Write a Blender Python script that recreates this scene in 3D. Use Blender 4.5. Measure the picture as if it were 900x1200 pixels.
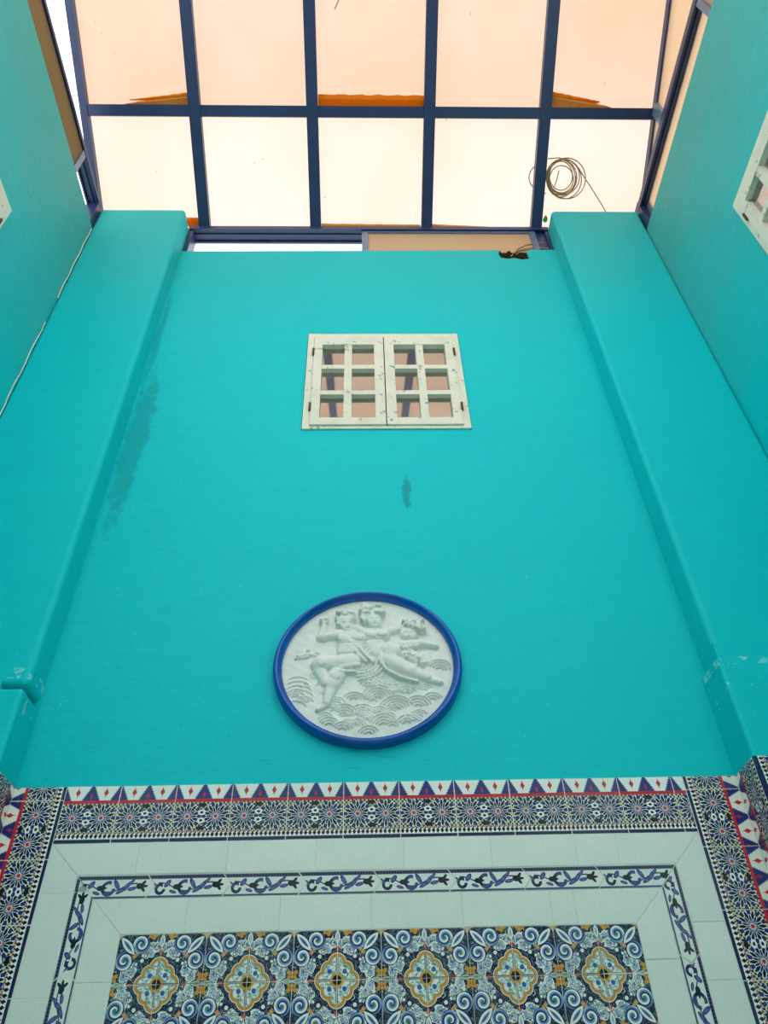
import bpy, bmesh, math, random
from mathutils import Vector, Matrix
random.seed(7)
for o in list(bpy.data.objects): bpy.data.objects.remove(o)
S = bpy.context.scene
C = S.collection

# ---------------------------------------------------------------- camera, sky, exposure
F_PX, PITCH, ROLL, YAW = 877.1, math.radians(42.31), math.radians(-1.826), math.radians(2.088)
cp, sp, cy_, sy_ = math.cos(PITCH), math.sin(PITCH), math.cos(YAW), math.sin(YAW)
c_fwd = Vector((sy_*cp, cy_*cp, sp)); c_rt0 = Vector((cy_, -sy_, 0)); c_up0 = c_rt0.cross(c_fwd)
c_rt = c_rt0*math.cos(ROLL) + c_up0*math.sin(ROLL); c_up = c_rt.cross(c_fwd)
cam_d = bpy.data.cameras.new('camera'); cam = bpy.data.objects.new('camera', cam_d); C.objects.link(cam)
cam.matrix_world = Matrix(((c_rt.x, c_up.x, -c_fwd.x, 0), (c_rt.y, c_up.y, -c_fwd.y, 0), (c_rt.z, c_up.z, -c_fwd.z, 1.6), (0, 0, 0, 1)))
cam_d.sensor_fit = 'VERTICAL'; cam_d.sensor_height = 36.0; cam_d.lens = F_PX/1200*36
cam_d.clip_start = 0.02
S.camera = cam

SKY = 2.6
w = bpy.data.worlds.new('sky'); S.world = w; w.use_nodes = True
bg = w.node_tree.nodes['Background']; bg.inputs[0].default_value = (0.97, 0.98, 1.0, 1); bg.inputs[1].default_value = SKY
S.view_settings.view_transform = 'Standard'; S.view_settings.look = 'None'
S.view_settings.gamma = 1.0; S.view_settings.exposure = -0.22
S.view_settings.use_curve_mapping = False

# ---------------------------------------------------------------- node helpers
class X:
    """a socket or number that arithmetic turns into Math nodes"""
    def __init__(s, t, v): s.t, s.v = t, v
    def _m(s, op, *a):
        n = s.t.nodes.new('ShaderNodeMath'); n.operation = op
        for i, q in enumerate((s,)+a):
            q = q.v if isinstance(q, X) else q
            if isinstance(q, (int, float)): n.inputs[i].default_value = q
            else: s.t.links.new(q, n.inputs[i])
        return X(s.t, n.outputs[0])
    def __add__(s, o): return s._m('ADD', o)
    __radd__ = __add__
    def __sub__(s, o): return s._m('SUBTRACT', o)
    def __rsub__(s, o): return X(s.t, o)._m('SUBTRACT', s)
    def __mul__(s, o): return s._m('MULTIPLY', o)
    __rmul__ = __mul__
    def __truediv__(s, o): return s._m('DIVIDE', o)
    def __lt__(s, o): return s._m('LESS_THAN', o)
    def __gt__(s, o): return s._m('GREATER_THAN', o)
    def abs(s): return s._m('ABSOLUTE')
    def min(s, o): return s._m('MINIMUM', o)
    def max(s, o): return s._m('MAXIMUM', o)
    def sqrt(s): return s._m('SQRT')
    def sin(s): return s._m('SINE')
    def cos(s): return s._m('COSINE')
    def fract(s): return s._m('FRACT')
    def atan2(s, o): return s._m('ARCTAN2', o)
    def ping(s, o): return s._m('PINGPONG', o)

def srgb(r, g, b):
    f = lambda c: c/12.92 if c <= .04045 else ((c+.055)/1.055)**2.4
    return (f(r/255), f(g/255), f(b/255), 1)

class Mat:
    def __init__(s, name, color=(0.8, 0.8, 0.8, 1), rough=0.5, spec=0.5, metal=0.0):
        s.m = bpy.data.materials.new(name); s.m.use_nodes = True; s.t = s.m.node_tree; s.n = s.t.nodes
        s.p = s.n['Principled BSDF']; s.out = s.n['Material Output']
        s.p.inputs['Base Color'].default_value = color; s.p.inputs['Roughness'].default_value = rough
        s.p.inputs['Specular IOR Level'].default_value = spec; s.p.inputs['Metallic'].default_value = metal
        s.col = color
    def link(s, a, b): s.t.links.new(a, b)
    def coord(s, which='Object'):
        n = s.n.new('ShaderNodeTexCoord'); return n.outputs[which]
    def sep(s, sock):
        n = s.n.new('ShaderNodeSeparateXYZ'); s.link(sock, n.inputs[0]); return [X(s.t, n.outputs[i]) for i in range(3)]
    def noise(s, vec, scale, detail=3, rough=0.5, dist=0.0, out=0):
        n = s.n.new('ShaderNodeTexNoise'); n.inputs['Scale'].default_value = scale; n.inputs['Detail'].default_value = detail
        n.inputs['Roughness'].default_value = rough; n.inputs['Distortion'].default_value = dist
        if vec is not None: s.link(vec, n.inputs['Vector'])
        return X(s.t, n.outputs[out])
    def mapping(s, vec, scale):
        n = s.n.new('ShaderNodeMapping'); s.link(vec, n.inputs[0]); n.inputs['Scale'].default_value = scale; return n.outputs[0]
    def ramp(s, fac, lo, hi):
        n = s.n.new('ShaderNodeMapRange'); n.inputs[1].default_value = lo; n.inputs[2].default_value = hi; n.clamp = True
        s.link(fac.v, n.inputs[0]); return X(s.t, n.outputs[0])
    def over(s, fac, color):
        """paint color over the running colour where fac is 1"""
        n = s.n.new('ShaderNodeMix'); n.data_type = 'RGBA'; n.clamp_factor = True
        if isinstance(fac, X): s.link(fac.v, n.inputs[0])
        else: n.inputs[0].default_value = fac
        for k, c in ((6, s.col), (7, color)):
            if isinstance(c, tuple): n.inputs[k].default_value = c
            else: s.link(c, n.inputs[k])
        s.col = n.outputs[2]
    def done(s, bump=None, strength=0.3, dist=0.01):
        if not isinstance(s.col, tuple): s.link(s.col, s.p.inputs['Base Color'])
        if bump is not None:
            b = s.n.new('ShaderNodeBump'); b.inputs['Strength'].default_value = strength; b.inputs['Distance'].default_value = dist
            s.link(bump.v, b.inputs['Height']); s.link(b.outputs[0], s.p.inputs['Normal'])
        return s.m

def flat(name, color, rough=0.5, spec=0.5, metal=0.0, vary=0.0, scale=8):
    m = Mat(name, color, rough, spec, metal)
    if vary:
        n = m.noise(m.coord(), scale, 4)
        m.over(m.ramp(n, .35, .7), tuple(c*(1-vary) for c in color[:3])+(1,))
        return m.done(n, .15, .004)
    return m.done()

# ---------------------------------------------------------------- materials: wall paint
def wall_paint(name, marks=None, rough_bump=0.25, base=srgb(0, 198, 203)):
    m = Mat(name, base, 0.55, 0.16)
    P = m.coord(); x, y, z = m.sep(P)
    n1 = m.noise(P, 1.6, 4); m.over(m.ramp(n1, .4, .72)*0.35, srgb(0, 190, 202))
    st = m.noise(m.mapping(P, (3, 3, 26)), 1.0, 4); m.over(m.ramp(st, .52, .75)*0.22, srgb(6, 214, 212))
    sp_ = m.noise(P, 55, 2); m.over((sp_ > .735)*0.55, srgb(120, 220, 210))
    if marks: marks(m, x, y, z, P)
    fine = m.noise(P, 60, 3)*0.5 + m.noise(P, 9, 3)*1.2 + st*0.5
    return m.done(fine, rough_bump, 0.012)
def marks_back(m, x, y, z, P):
    wob = m.noise(P, 7, 4)-0.5; wob2 = m.noise(P, 30, 3)-0.5
    # damp streak beside the left pillar
    a = ((x+1.205+wob*0.09)/0.06); b = ((z-4.55+wob*0.5)/0.62)
    m.over(m.ramp(a*a+b*b+wob2*1.6, 1.25, 0.5)*0.55, srgb(0, 140, 146))
    a = ((x+1.25+wob*0.03)/0.022); b = ((z-5.5)/0.5)
    m.over(m.ramp(a*a+b*b+wob2*1.6, 1.3, 0.4)*0.45, srgb(0, 140, 146))
    # smudge below the window
    a = ((x-.215+wob*0.05)/0.022); b = ((z-4.18)/0.12)
    m.over(m.ramp(a*a+b*b+wob2*2.5, 1.0, 0.3)*0.6, srgb(0, 120, 140))
    # dimmer light painted into the greyer top, scuffs above the tiles
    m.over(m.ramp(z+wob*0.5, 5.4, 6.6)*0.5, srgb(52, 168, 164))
    s = m.noise(m.mapping(P, (9, 9, 60)), 1.0, 3)
    m.over((s > .70)*m.ramp(z, 3.0, 2.72)*0.5, srgb(0, 140, 142))
def marks_side(m, x, y, z, P):
    wob = m.noise(P, 3, 4)-0.5
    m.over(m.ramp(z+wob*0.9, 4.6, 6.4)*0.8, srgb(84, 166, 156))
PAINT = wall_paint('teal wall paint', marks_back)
def marks_pillar(m, x, y, z, P):
    wob = m.noise(P, 3, 4)-0.5
    m.over(m.ramp(z+wob*0.5, 5.4, 6.8)*0.6, srgb(66, 166, 158))  # top painted greyer and darker, to imitate weaker light there
    ch = m.noise(P, 22, 4)
    m.over(((z-3.105+wob*0.03).abs() < 0.022)*(ch > 0.52)*0.6, srgb(150, 226, 218)); m.over(((z-2.98).abs() < 0.04)*(ch > 0.62)*0.5, srgb(150, 226, 218))
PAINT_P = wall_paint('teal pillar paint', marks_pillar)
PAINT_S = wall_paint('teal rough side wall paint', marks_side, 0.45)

# ---------------------------------------------------------------- materials: glazed tiles (UV in tile units)
NAVY = srgb(20, 26, 78); BLUE = srgb(26, 42, 118); INK = srgb(8, 11, 24); WHITE = srgb(240, 242, 232); RED = srgb(196, 36, 52)
YEL = srgb(190, 184, 60); OCH = srgb(214, 152, 50); TAN = srgb(206, 178, 120); MINT = srgb(176, 206, 196); SKYB = srgb(120, 158, 196); GREEN = srgb(70, 128, 96)
def tile_mat(name, color, rough=0.2):
    m = Mat(name, color, rough, 0.22); uv = m.coord('UV'); u, v, _ = m.sep(uv)
    return m, u, v, uv
def finish_tile(m):
    info = m.n.new('ShaderNodeObjectInfo')
    P = m.coord(); n = m.noise(P, 120, 2)
    m.over(X(m.t, info.outputs['Random'])*0.10, srgb(150, 160, 150))
    return m.done(n, 0.05, 0.002)
def length(a, b): return (a*a+b*b).sqrt()

def mat_border():
    m, u, v, uv = tile_mat('star and sawtooth border glaze', WHITE)
    # two ten-pointed stars side by side
    a = (u*2).fract()-0.5; b = (v-0.56+0.0)*2.0          # star cell, v from the bottom
    b = (v-0.425)*2.0
    r = length(a, b); th = b.atan2(a)*10.0; c = th.cos()
    cell = m.noise(uv, 9, 1)
    wav = (u*88).sin()*(v*88).sin()
    m.over((wav > -0.05), NAVY); m.over((wav < -0.5), YEL)
    m.over((r < 0.47), WHITE)
    m.over((r < 0.49)*(r > 0.35)*(c > 0.1), BLUE)
    m.over((r < 0.46)*(r > 0.39)*(c < -0.55), YEL)
    q = (c*-1.0) - (r-0.31).abs()*8.0
    m.over((q > -0.12), INK)
    q = c - (r-0.21).abs()*8.5
    m.over((q > -0.15), BLUE)
    q = (c*-1.0) - (r-0.13).abs()*14.0
    m.over((q > 0.1), NAVY)
    m.over(r < 0.065, RED)
    # small white and black links between the stars
    ax = (u*2-1.0).abs(); 
    ee = length(ax*3.4, ((v-0.425).abs()-0.07)*9.0)
    m.over(ee < 0.44, WHITE); m.over(ee < 0.2, INK)
    ee = length(ax*2.4, ((v-0.425).abs()-0.20)*9.0)
    m.over(ee < 0.34, INK)
    # bead band above the blue line
    band = (v < 0.175)
    m.over(band, WHITE)
    pz = (u*13).fract()-0.5
    m.over(band*((pz.abs()+(v-0.115).abs()*9.0) < 0.42), INK)
    m.over(band*(v > 0.145)*((u*13+0.5).fract() < 0.42), RED)
    m.over(band*(v > 0.155)*((u*13).fract() < 0.35), GREEN)
    m.over(v < 0.062, NAVY)
    # sawtooth triangles and red line
    t = (v-0.72)/0.28
    top = (v > 0.70)
    m.over(top, WHITE)
    d = (u*2+0.5).fract()-0.5                             # 0 at triangle centre
    teeth = ((t*7.0).fract())*0.055
    m.over(top*((d.abs()+teeth) < (0.36-t*0.29)), srgb(28, 48, 120))
    dia = lambda cx, cyy, sx, sy: ((cx/sx).abs()+((t-cyy)/sy).abs()) < 1.0
    e = (u*2).fract()-0.5
    m.over(top*dia(e, 0.55, 0.085, 0.26), RED); m.over(top*dia(e, 0.55, 0.03, 0.40), RED)
    m.over(top*dia(d, 0.30, 0.06, 0.22), srgb(190, 40, 60))
    m.over((v > 0.675)*(v < 0.735), RED)
    return finish_tile(m)

def mat_ornate():
    m, u, v, uv = tile_mat('baroque medallion field glaze', srgb(22, 26, 58))
    a, b = u.abs(), v.abs()       # 0..1 from the medallion centre to the joint between medallions
    n = m.noise(uv, 7.0, 3, dist=0.6)
    def ell(cx, cy, rx, ry, ang=0.0):
        ca, sa = math.cos(ang), math.sin(ang)
        dx, dy = a-cx, b-cy
        return length((dx*ca+dy*sa)/rx, (dy*ca-dx*sa)/ry)
    def leaf(cx, cy, L, W, ang, fill, core, edge=None):
        ca, sa = math.cos(ang), math.sin(ang)
        dx, dy = a-cx, b-cy
        s_ = (dx*ca+dy*sa)/L; w_ = (dy*ca-dx*sa)/W
        q = s_*s_ + w_.abs()
        if edge: m.over(q < 1.25, edge)
        m.over(q < 1.0, fill); m.over(q < 0.42, core)
    # foliage haze between the figures
    f = m.noise(uv, 11, 2, dist=1.2)
    m.over(((f-0.55).abs() < 0.014), srgb(130, 160, 176)); m.over((f > 0.66), MINT)
    # acanthus clusters above and beside the medallion
    for cx, cy, rx, ry in ((0.17, 0.74, 0.20, 0.12), (0.74, 0.17, 0.12, 0.20), (0.60, 0.28, 0.11, 0.15), (0.28, 0.62, 0.15, 0.11)):
        q = ell(cx, cy, rx, ry) + (n-0.5)*1.6
        m.over(q < 1.0, WHITE); m.over((q < 0.9)*((f-0.5).abs() < 0.03), srgb(30, 44, 110)); m.over((q < 0.75)*(f > 0.58), SKYB); m.over((q < 0.6)*(f < 0.42), GREEN); m.over(q < 0.12, srgb(56, 84, 160))
    leaf(0.0, 0.86, 0.15, 0.06, math.pi/2, WHITE, SKYB, NAVY)
    leaf(0.88, 0.0, 0.14, 0.05, 0.0, MINT, GREEN, NAVY)
    # scroll curls on both sides of the lily
    for cx, cy, sg in ((0.47, 0.80, 1.0), (0.80, 0.47, -1.0)):
        dx, dy = a-cx, b-cy; r1 = length(dx, dy)/0.185; an = dy.atan2(dx)/6.2832*sg
        sp1 = (r1*1.55+an+(0.15 if sg > 0 else 0.9)).fract()
        m.over(r1 < 1.08, NAVY); m.over((r1 < 1.0)*(sp1 < 0.78), WHITE); m.over((r1 < 1.0)*(sp1 < 0.42), SKYB); m.over((r1 < 1.0)*(sp1 < 0.16), srgb(60, 92, 168))
        m.over(r1 < 0.20, GREEN)
    # lily leaf along the diagonal
    leaf(0.77, 0.77, 0.25, 0.085, math.pi/4, WHITE, SKYB, NAVY)
    leaf(0.77, 0.77, 0.17, 0.020, math.pi/4, srgb(70, 90, 150), srgb(60, 80, 140))
    q = ((a+b-1.14).abs()/0.055).max((a-b).abs()/0.10)
    m.over(q < 1.0, srgb(206, 140, 90)); m.over((q < 1.0)*(((a-b)*9).fract() < 0.35), TAN)
    # corner star and edge flowers
    q = (1.0-a).abs().sqrt()+(1.0-b).abs().sqrt()
    m.over(q < 0.52, NAVY); m.over(q < 0.47, TAN); m.over(q < 0.22, OCH)
    q = ell(1.0, 0.13, 0.12, 0.085)+((b*40).sin()*(a*40).sin())*0.35; m.over(q < 1.05, OCH); m.over(q < 0.35, srgb(190, 110, 50))
    q = ell(0.24, 1.0, 0.10, 0.10)+((b*40).sin()*(a*40).sin())*0.35; m.over(q < 1.05, OCH); m.over(q < 0.35, srgb(190, 110, 50))
    # pearls
    for cx, cy, r_ in ((0.40, 0.47, 0.042), (0.52, 0.40, 0.032), (0.33, 0.56, 0.026)):
        q = ell(cx, cy, r_, r_); m.over(q < 1.45, NAVY); m.over(q < 1.0, WHITE)
    m.over(ell(0.0, 0.63, 0.045, 0.05) < 1.0, srgb(200, 70, 40)); m.over(ell(0.60, 0.0, 0.05, 0.035) < 1.0, srgb(200, 70, 40))
    # lobed medallion
    d = (length(a-0.30, b)-0.165).min(length(a, b-0.33)-0.175).min(length(a-0.19, b-0.205)-0.145).min(length(a, b)-0.36)
    m.over(d < 0.055, NAVY); m.over(d < 0.04, WHITE); m.over(d < 0.025, OCH); m.over(d < -0.022, srgb(196, 90, 50)); m.over(d < -0.036, MINT)
    g = m.noise(uv, 13, 2, dist=0.8); ins = (d < -0.052)
    m.over(ins*(g > 0.53), WHITE); m.over(ins*(g < 0.42), srgb(92, 140, 130))
    m.over(ins*((a < 0.026)+(b < 0.026))*0.8, srgb(150, 96, 100))
    q = ell(0.17, 0.17, 0.05, 0.05); m.over(q < 1.0, srgb(60, 90, 160))
    q = length(u, v); m.over(q < 0.15, OCH); m.over(q < 0.10, INK)
    return finish_tile(m)

def mat_vine():
    m, u, v, uv = tile_mat('blue vine listello glaze', srgb(230, 234, 222))   # u 0..1 along 25 cm, v 0..1 across
    A = 3.33
    y = v
    def ell(cx, cy, rx, ry, ang=0.0):
        ca, sa = math.cos(ang), math.sin(ang)
        dx, dy = (u-cx)*A, y-cy
        return length((dx*ca+dy*sa)/rx, (dy*ca-dx*sa)/ry)
    INDI = srgb(66, 74, 134)
    # running stem
    st = (y-0.46-(u*6.2832*1.5+0.4).sin()*0.17).abs()
    m.over((st < 0.028)*(u > 0.10)*(u < 0.92), srgb(48, 56, 92))
    for cx, cy, r_, w_ in ((0.13, 0.38, 0.17, 0.05), (0.45, 0.44, 0.24, 0.055)):
        q = ell(cx, cy, r_, r_*1.05); m.over(((q-1.0).abs() < w_*1.25/r_)*((u < cx+0.03)+(y < cy)), srgb(36, 42, 80) if cx < .3 else INDI)
    for cx, cy, rx, ry, an, c_ in ((0.22, 0.60, 0.16, 0.075, 0.9, INDI), (0.55, 0.60, 0.20, 0.07, -1.0, INDI), (0.62, 0.34, 0.20, 0.06, 0.5, INDI),
                                   (0.69, 0.52, 0.20, 0.07, 0.9, INDI), (0.76, 0.42, 0.16, 0.06, 0.2, INDI), (0.74, 0.68, 0.15, 0.05, 0.8, INDI), (0.30, 0.26, 0.14, 0.05, -0.3, INDI), (0.06, 0.52, 0.12, 0.06, -0.7, INDI)):
        q = ell(cx, cy, rx*1.2, ry*1.35, an); m.over(q < 1.0, c_); m.over((q < 0.45), srgb(96, 104, 160))
    for cx, cy, s_ in ((0.34, 0.46, 1.0), (0.86, 0.52, 1.15)):
        for dx, dy, rx, ry, an in ((0, 0, 0.15, 0.11, 0), (0.035, 0.10, 0.13, 0.055, 0.9), (0.035, -0.10, 0.13, 0.055, -0.9), (0.05, 0, 0.13, 0.05, 0)):
            m.over(ell(cx+dx*s_, cy+dy*s_, rx*s_, ry*s_, an) < 1.0, srgb(24, 26, 44))
    m.over(v > 0.80, srgb(70, 78, 112)); m.over((v > 0.83)*(v < 0.93)*((u*26).fract() < 0.6), srgb(26, 30, 56)); m.over(v > 0.955, srgb(190, 200, 190))
    m.over((v < 0.115)*(v > 0.035), srgb(84, 92, 130)); m.over((v < 0.085)*(v > 0.06), srgb(50, 56, 90))
    return finish_tile(m)

def mat_marble():
    m = Mat('speckled pale grey tile', srgb(232, 235, 224), 0.24, 0.28)
    P = m.coord(); info = m.n.new('ShaderNodeObjectInfo')
    n = m.noise(P, 230, 2); m.over(m.ramp(n, .5, .8)*0.55, srgb(186, 204, 192))
    m.over((m.noise(P, 150, 2) > 0.69)*0.6, srgb(232, 240, 232))
    m.over(m.ramp(m.noise(P, 6, 3), .4, .7)*0.22, srgb(206, 220, 212))
    m.over(X(m.t, info.outputs['Random'])*0.16, srgb(200, 212, 204))
    return m.done(n, 0.04, 0.002)

M_BORDER, M_ORN, M_VINE, M_MARBLE = mat_border(), mat_ornate(), mat_vine(), mat_marble()
M_GROUT = flat('cream grout', srgb(232, 230, 214), 0.9, 0.1, vary=0.2, scale=40)
M_BAR = flat('dark blue painted steel', srgb(38, 54, 94), 0.38, 0.5, vary=0.25, scale=14)
M_ALU = flat('grey blue aluminium', srgb(112, 132, 158), 0.35, 0.5, 0.3, vary=0.2)
M_PLASTER = flat('white gypsum plaster', srgb(240, 238, 228), 0.7, 0.25, vary=0.08, scale=20)
M_RIM = flat('glossy cobalt blue paint', srgb(0, 90, 182), 0.25, 0.5, vary=0.25, scale=10)
M_WIRE = flat('grey brown cable', srgb(180, 140, 96), 0.6, 0.2)
M_WCABLE = flat('white cable', srgb(225, 232, 226), 0.5, 0.3)
M_DARK = flat('broken masonry', srgb(70, 52, 36), 0.9, 0.1, vary=0.6, scale=30)
M_LEAF = flat('green leaf', srgb(60, 190, 120), 0.6, 0.3)
M_HINGE = flat('rusty hinge', srgb(90, 66, 52), 0.7, 0.3)
M_REAR = flat('off-white wall paint', srgb(236, 232, 222), 0.7, 0.2, vary=0.06)
M_FLOOR = flat('pale floor tile', srgb(222, 220, 208), 0.3, 0.4, vary=0.1)
def mat_wood():
    m = Mat('chipped white window paint', srgb(236, 228, 208), 0.5, 0.3)
    P = m.coord(); n = m.noise(P, 9, 5); g = m.noise(m.mapping(P, (40, 40, 6)), 1, 3)
    m.over(m.ramp(n, .45, .75)*0.45, srgb(196, 196, 176))
    m.over((m.noise(P, 26, 4) > 0.66)*0.6, srgb(140, 134, 112))
    m.over((m.noise(P, 17, 5) > 0.70)*0.8, srgb(30, 150, 150))
    return m.done(g, 0.15, 0.003)
M_WOOD = mat_wood()
def mat_mirror_glass():
    m = Mat('reflective window glass', srgb(120, 92, 76), 0.08, 0.5)
    g = m.n.new('ShaderNodeBsdfGlossy'); g.inputs['Roughness'].default_value = 0.03; g.inputs['Color'].default_value = (0.9, 0.88, 0.86, 1)
    x = m.n.new('ShaderNodeMixShader'); x.inputs[0].default_value = 0.52
    tr = m.n.new('ShaderNodeBsdfTransparent'); tr.inputs[0].default_value = (0.5, 0.42, 0.36, 1)
    m.link(tr.outputs[0], x.inputs[1]); m.link(g.outputs[0], x.inputs[2]); m.link(x.outputs[0], m.out.inputs[0])
    return m.m
M_GLASS = mat_mirror_glass()
def mat_frost(name, col, straight, diffuse, spots=True):
    """frosted roof sheet: some light straight through, the rest scattered"""
    m = Mat(name, col, 0.6)
    P = m.coord(); n = m.noise(P, 1.1, 4); m.col = col
    m.over(m.ramp(n, .38, .72)*0.5, tuple(c*k for c, k in zip(col[:3], (0.97, 0.90, 0.80)))+(1,))
    if spots: m.over((m.noise(P, 34, 2) > 0.765)*0.7, srgb(150, 110, 70))
    tr = m.n.new('ShaderNodeBsdfTransparent'); tl = m.n.new('ShaderNodeBsdfTranslucent'); df = m.n.new('ShaderNodeBsdfDiffuse')
    for q in (tr, tl, df):
        if isinstance(m.col, tuple): q.inputs[0].default_value = m.col
        else: m.link(m.col, q.inputs[0])
    a = m.n.new('ShaderNodeMixShader'); a.inputs[0].default_value = straight
    b = m.n.new('ShaderNodeMixShader'); b.inputs[0].default_value = diffuse
    m.link(tl.outputs[0], b.inputs[1]); m.link(df.outputs[0], b.inputs[2])
    m.link(b.outputs[0], a.inputs[1]); m.link(tr.outputs[0], a.inputs[2]); m.link(a.outputs[0], m.out.inputs[0])
    return m.m
M_PANE = mat_frost('peach frosted roof sheet', (0.825, 0.735, 0.685, 1), 0.42, 0.2)
M_PANE2 = mat_frost('aged peach frosted roof sheet', (0.76, 0.65, 0.565, 1), 0.36, 0.2)
M_SASHP = mat_frost('tan frosted sash sheet', (0.62, 0.49, 0.36, 1), 0.24, 0.3, False)
M_SASHB = mat_frost('brown sash sheet', (0.40, 0.28, 0.16, 1), 0.08, 0.45, False)
M_SASHL = mat_frost('light peach sash sheet', (0.74, 0.61, 0.48, 1), 0.32, 0.25, False)
M_FOAM = mat_frost('orange sealing foam', (0.85, 0.30, 0.02, 1), 0.0, 0.45, False)
M_FOAMT = mat_frost('tan sealing mastic', (0.80, 0.45, 0.12, 1), 0.0, 0.45, False)

# ---------------------------------------------------------------- mesh helpers
def add_box(bm, x0, x1, y0, y1, z0, z1):
    vs = [bm.verts.new((x, y, z)) for x in (x0, x1) for y in (y0, y1) for z in (z0, z1)]
    for f in ((0, 1, 3, 2), (4, 6, 7, 5), (0, 4, 5, 1), (2, 3, 7, 6), (0, 2, 6, 4), (1, 5, 7, 3)): bm.faces.new([vs[i] for i in f])
    return vs
def add_prism(bm, poly, y0, y1):
    """polygon in x,z pulled from y0 to y1"""
    a = [bm.verts.new((p[0], y0, p[1])) for p in poly]; b = [bm.verts.new((p[0], y1, p[1])) for p in poly]
    bm.faces.new(a); bm.faces.new(b[::-1]); n = len(poly)
    for i in range(n): bm.faces.new((a[i], b[i], b[(i+1) % n], a[(i+1) % n]))
def add_tube(bm, pts, r, n=6):
    rings = []; pts = [Vector(p) for p in pts]; up = Vector((0.13, 0.2, 0.97))
    for i, p in enumerate(pts):
        t = (pts[min(i+1, len(pts)-1)]-pts[max(i-1, 0)]).normalized()
        a = t.cross(up)
        if a.length < 1e-3: a = t.cross(Vector((1, 0, 0)))
        a.normalize(); b = t.cross(a)
        rings.append([bm.verts.new(p+a*r*math.cos(k*2*math.pi/n)+b*r*math.sin(k*2*math.pi/n)) for k in range(n)])
    for i in range(len(rings)-1):
        for k in range(n): bm.faces.new((rings[i][k], rings[i][(k+1) % n], rings[i+1][(k+1) % n], rings[i+1][k]))
    bm.faces.new(rings[0][::-1]); bm.faces.new(rings[-1])
def obj(name, bm, mat, parent=None, smooth=False, bevel=0.0):
    if bevel: bmesh.ops.bevel(bm, geom=bm.edges[:], offset=bevel, segments=2, affect='EDGES', profile=0.5)
    bmesh.ops.recalc_face_normals(bm, faces=bm.faces[:])
    me = bpy.data.meshes.new(name); bm.to_mesh(me); bm.free(); me.materials.append(mat)
    if smooth:
        for p in me.polygons: p.use_smooth = True
    o = bpy.data.objects.new(name, me); C.objects.link(o)
    if parent: o.parent = parent
    return o
def box(name, dims, mat, parent=None, bevel=0.0):
    bm = bmesh.new(); add_box(bm, *dims); return obj(name, bm, mat, parent, bevel=bevel)
def boxes(name, lst, mat, parent=None):
    bm = bmesh.new()
    for d in lst: add_box(bm, *d)
    return obj(name, bm, mat, parent)
def tag(o, label, cat, kind=None, group=None):
    o['label'] = label; o['category'] = cat
    if kind: o['kind'] = kind
    if group: o['group'] = group
    return o
def empty(name, loc=(0, 0, 0)):
    o = bpy.data.objects.new(name, None); C.objects.link(o); o.location = loc; o.empty_display_size = 0.1; return o

# ================================================================ THE SETTING
XL, XR = -1.88, 2.03             # side walls
YW = 2.69                        # far wall face
PL, PR = -1.275, 1.395           # far wall between the pillars
YP = 2.55                        # pillar faces
YREAR = -3.2
WT = 6.57; SIDE_TOP = 6.63; HZ = 6.90; PT = 6.905
SL = math.tan(math.radians(24.0))
def roof_z(y): return 6.93 + (2.69-y)*SL

# far wall with the window opening and the broken notch in its top edge
WX0, WX1, WZ0, WZ1 = -0.335, 0.59, 4.65, 5.53
bm = bmesh.new()
add_box(bm, PL-0.3, WX0, YW, YW+0.14, 0, WZ1); add_box(bm, WX1, PR+0.3, YW, YW+0.14, 0, WZ1)
add_box(bm, WX0, WX1, YW, YW+0.14, 0, WZ0)
notch = [(0.985, WT+.012), (0.972, 6.52), (0.985, 6.475), (1.03, 6.462), (1.08, 6.472), (1.13, 6.452), (1.165, 6.46), (1.185, 6.50), (1.178, 6.54), (1.19, WT+.015)]
topl = [(PL-0.3, WZ1), (PR+0.3, WZ1), (PR+0.3, WT+0.02), (1.40, WT+0.02)] + notch[::-1] + [(0.6, WT+0.004), (0.1, WT), (-0.5, WT-0.004), (-1.0, WT-0.01), (PL-0.3, WT-0.012)]
add_prism(bm, topl, YW, YW+0.075)
add_box(bm, PL-0.3, PR+0.3, YW+0.075, YW+0.14, WZ1, WT-0.012)
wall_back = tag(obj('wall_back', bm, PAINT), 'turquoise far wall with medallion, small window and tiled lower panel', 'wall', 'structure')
# rubble inside the notch
bm = bmesh.new(); add_box(bm, 0.965, 1.195, YW+0.016, YW+0.078, 6.44, WT+0.006)
for k in range(46):
    cx = random.uniform(0.98, 1.18); cz = random.uniform(6.465, 6.57); r_ = random.uniform(0.006, 0.018)
    bmesh.ops.create_icosphere(bm, subdivisions=1, radius=r_, matrix=Matrix.Translation((cx, YW+random.uniform(0.008, 0.018), cz)))
obj('broken_edge', bm, M_DARK, wall_back)['kind'] = 'stuff'

def side_wall(name, x0, x1, wy0, wy1, label):
    bm = bmesh.new()
    add_box(bm, x0, x1, YREAR, -0.78, 0, 3.6); add_box(bm, x0, x1, -0.78, -0.62, 0, SIDE_TOP); add_box(bm, x0, x1, 0.62, wy0, 0, SIDE_TOP); add_box(bm, x0, x1, -0.62, 0.62, 0, 2.6 if x0 > 0 else 3.4); add_box(bm, x0, x1, -0.62, 0.62, 6.25, SIDE_TOP); add_box(bm, x0, x1, wy1, YW+0.14, 0, SIDE_TOP)  # out-of-view gaps and low rear stretch, added to let in side light
    add_box(bm, x0, x1, wy0, wy1, 0, WZ0); add_box(bm, x0, x1, wy0, wy1, WZ1, SIDE_TOP)
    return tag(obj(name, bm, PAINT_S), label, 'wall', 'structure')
wall_right = side_wall('wall_right', XR, XR+0.16, 0.93, 1.865, 'rough turquoise side wall with white casement window and peach clerestory above')
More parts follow.
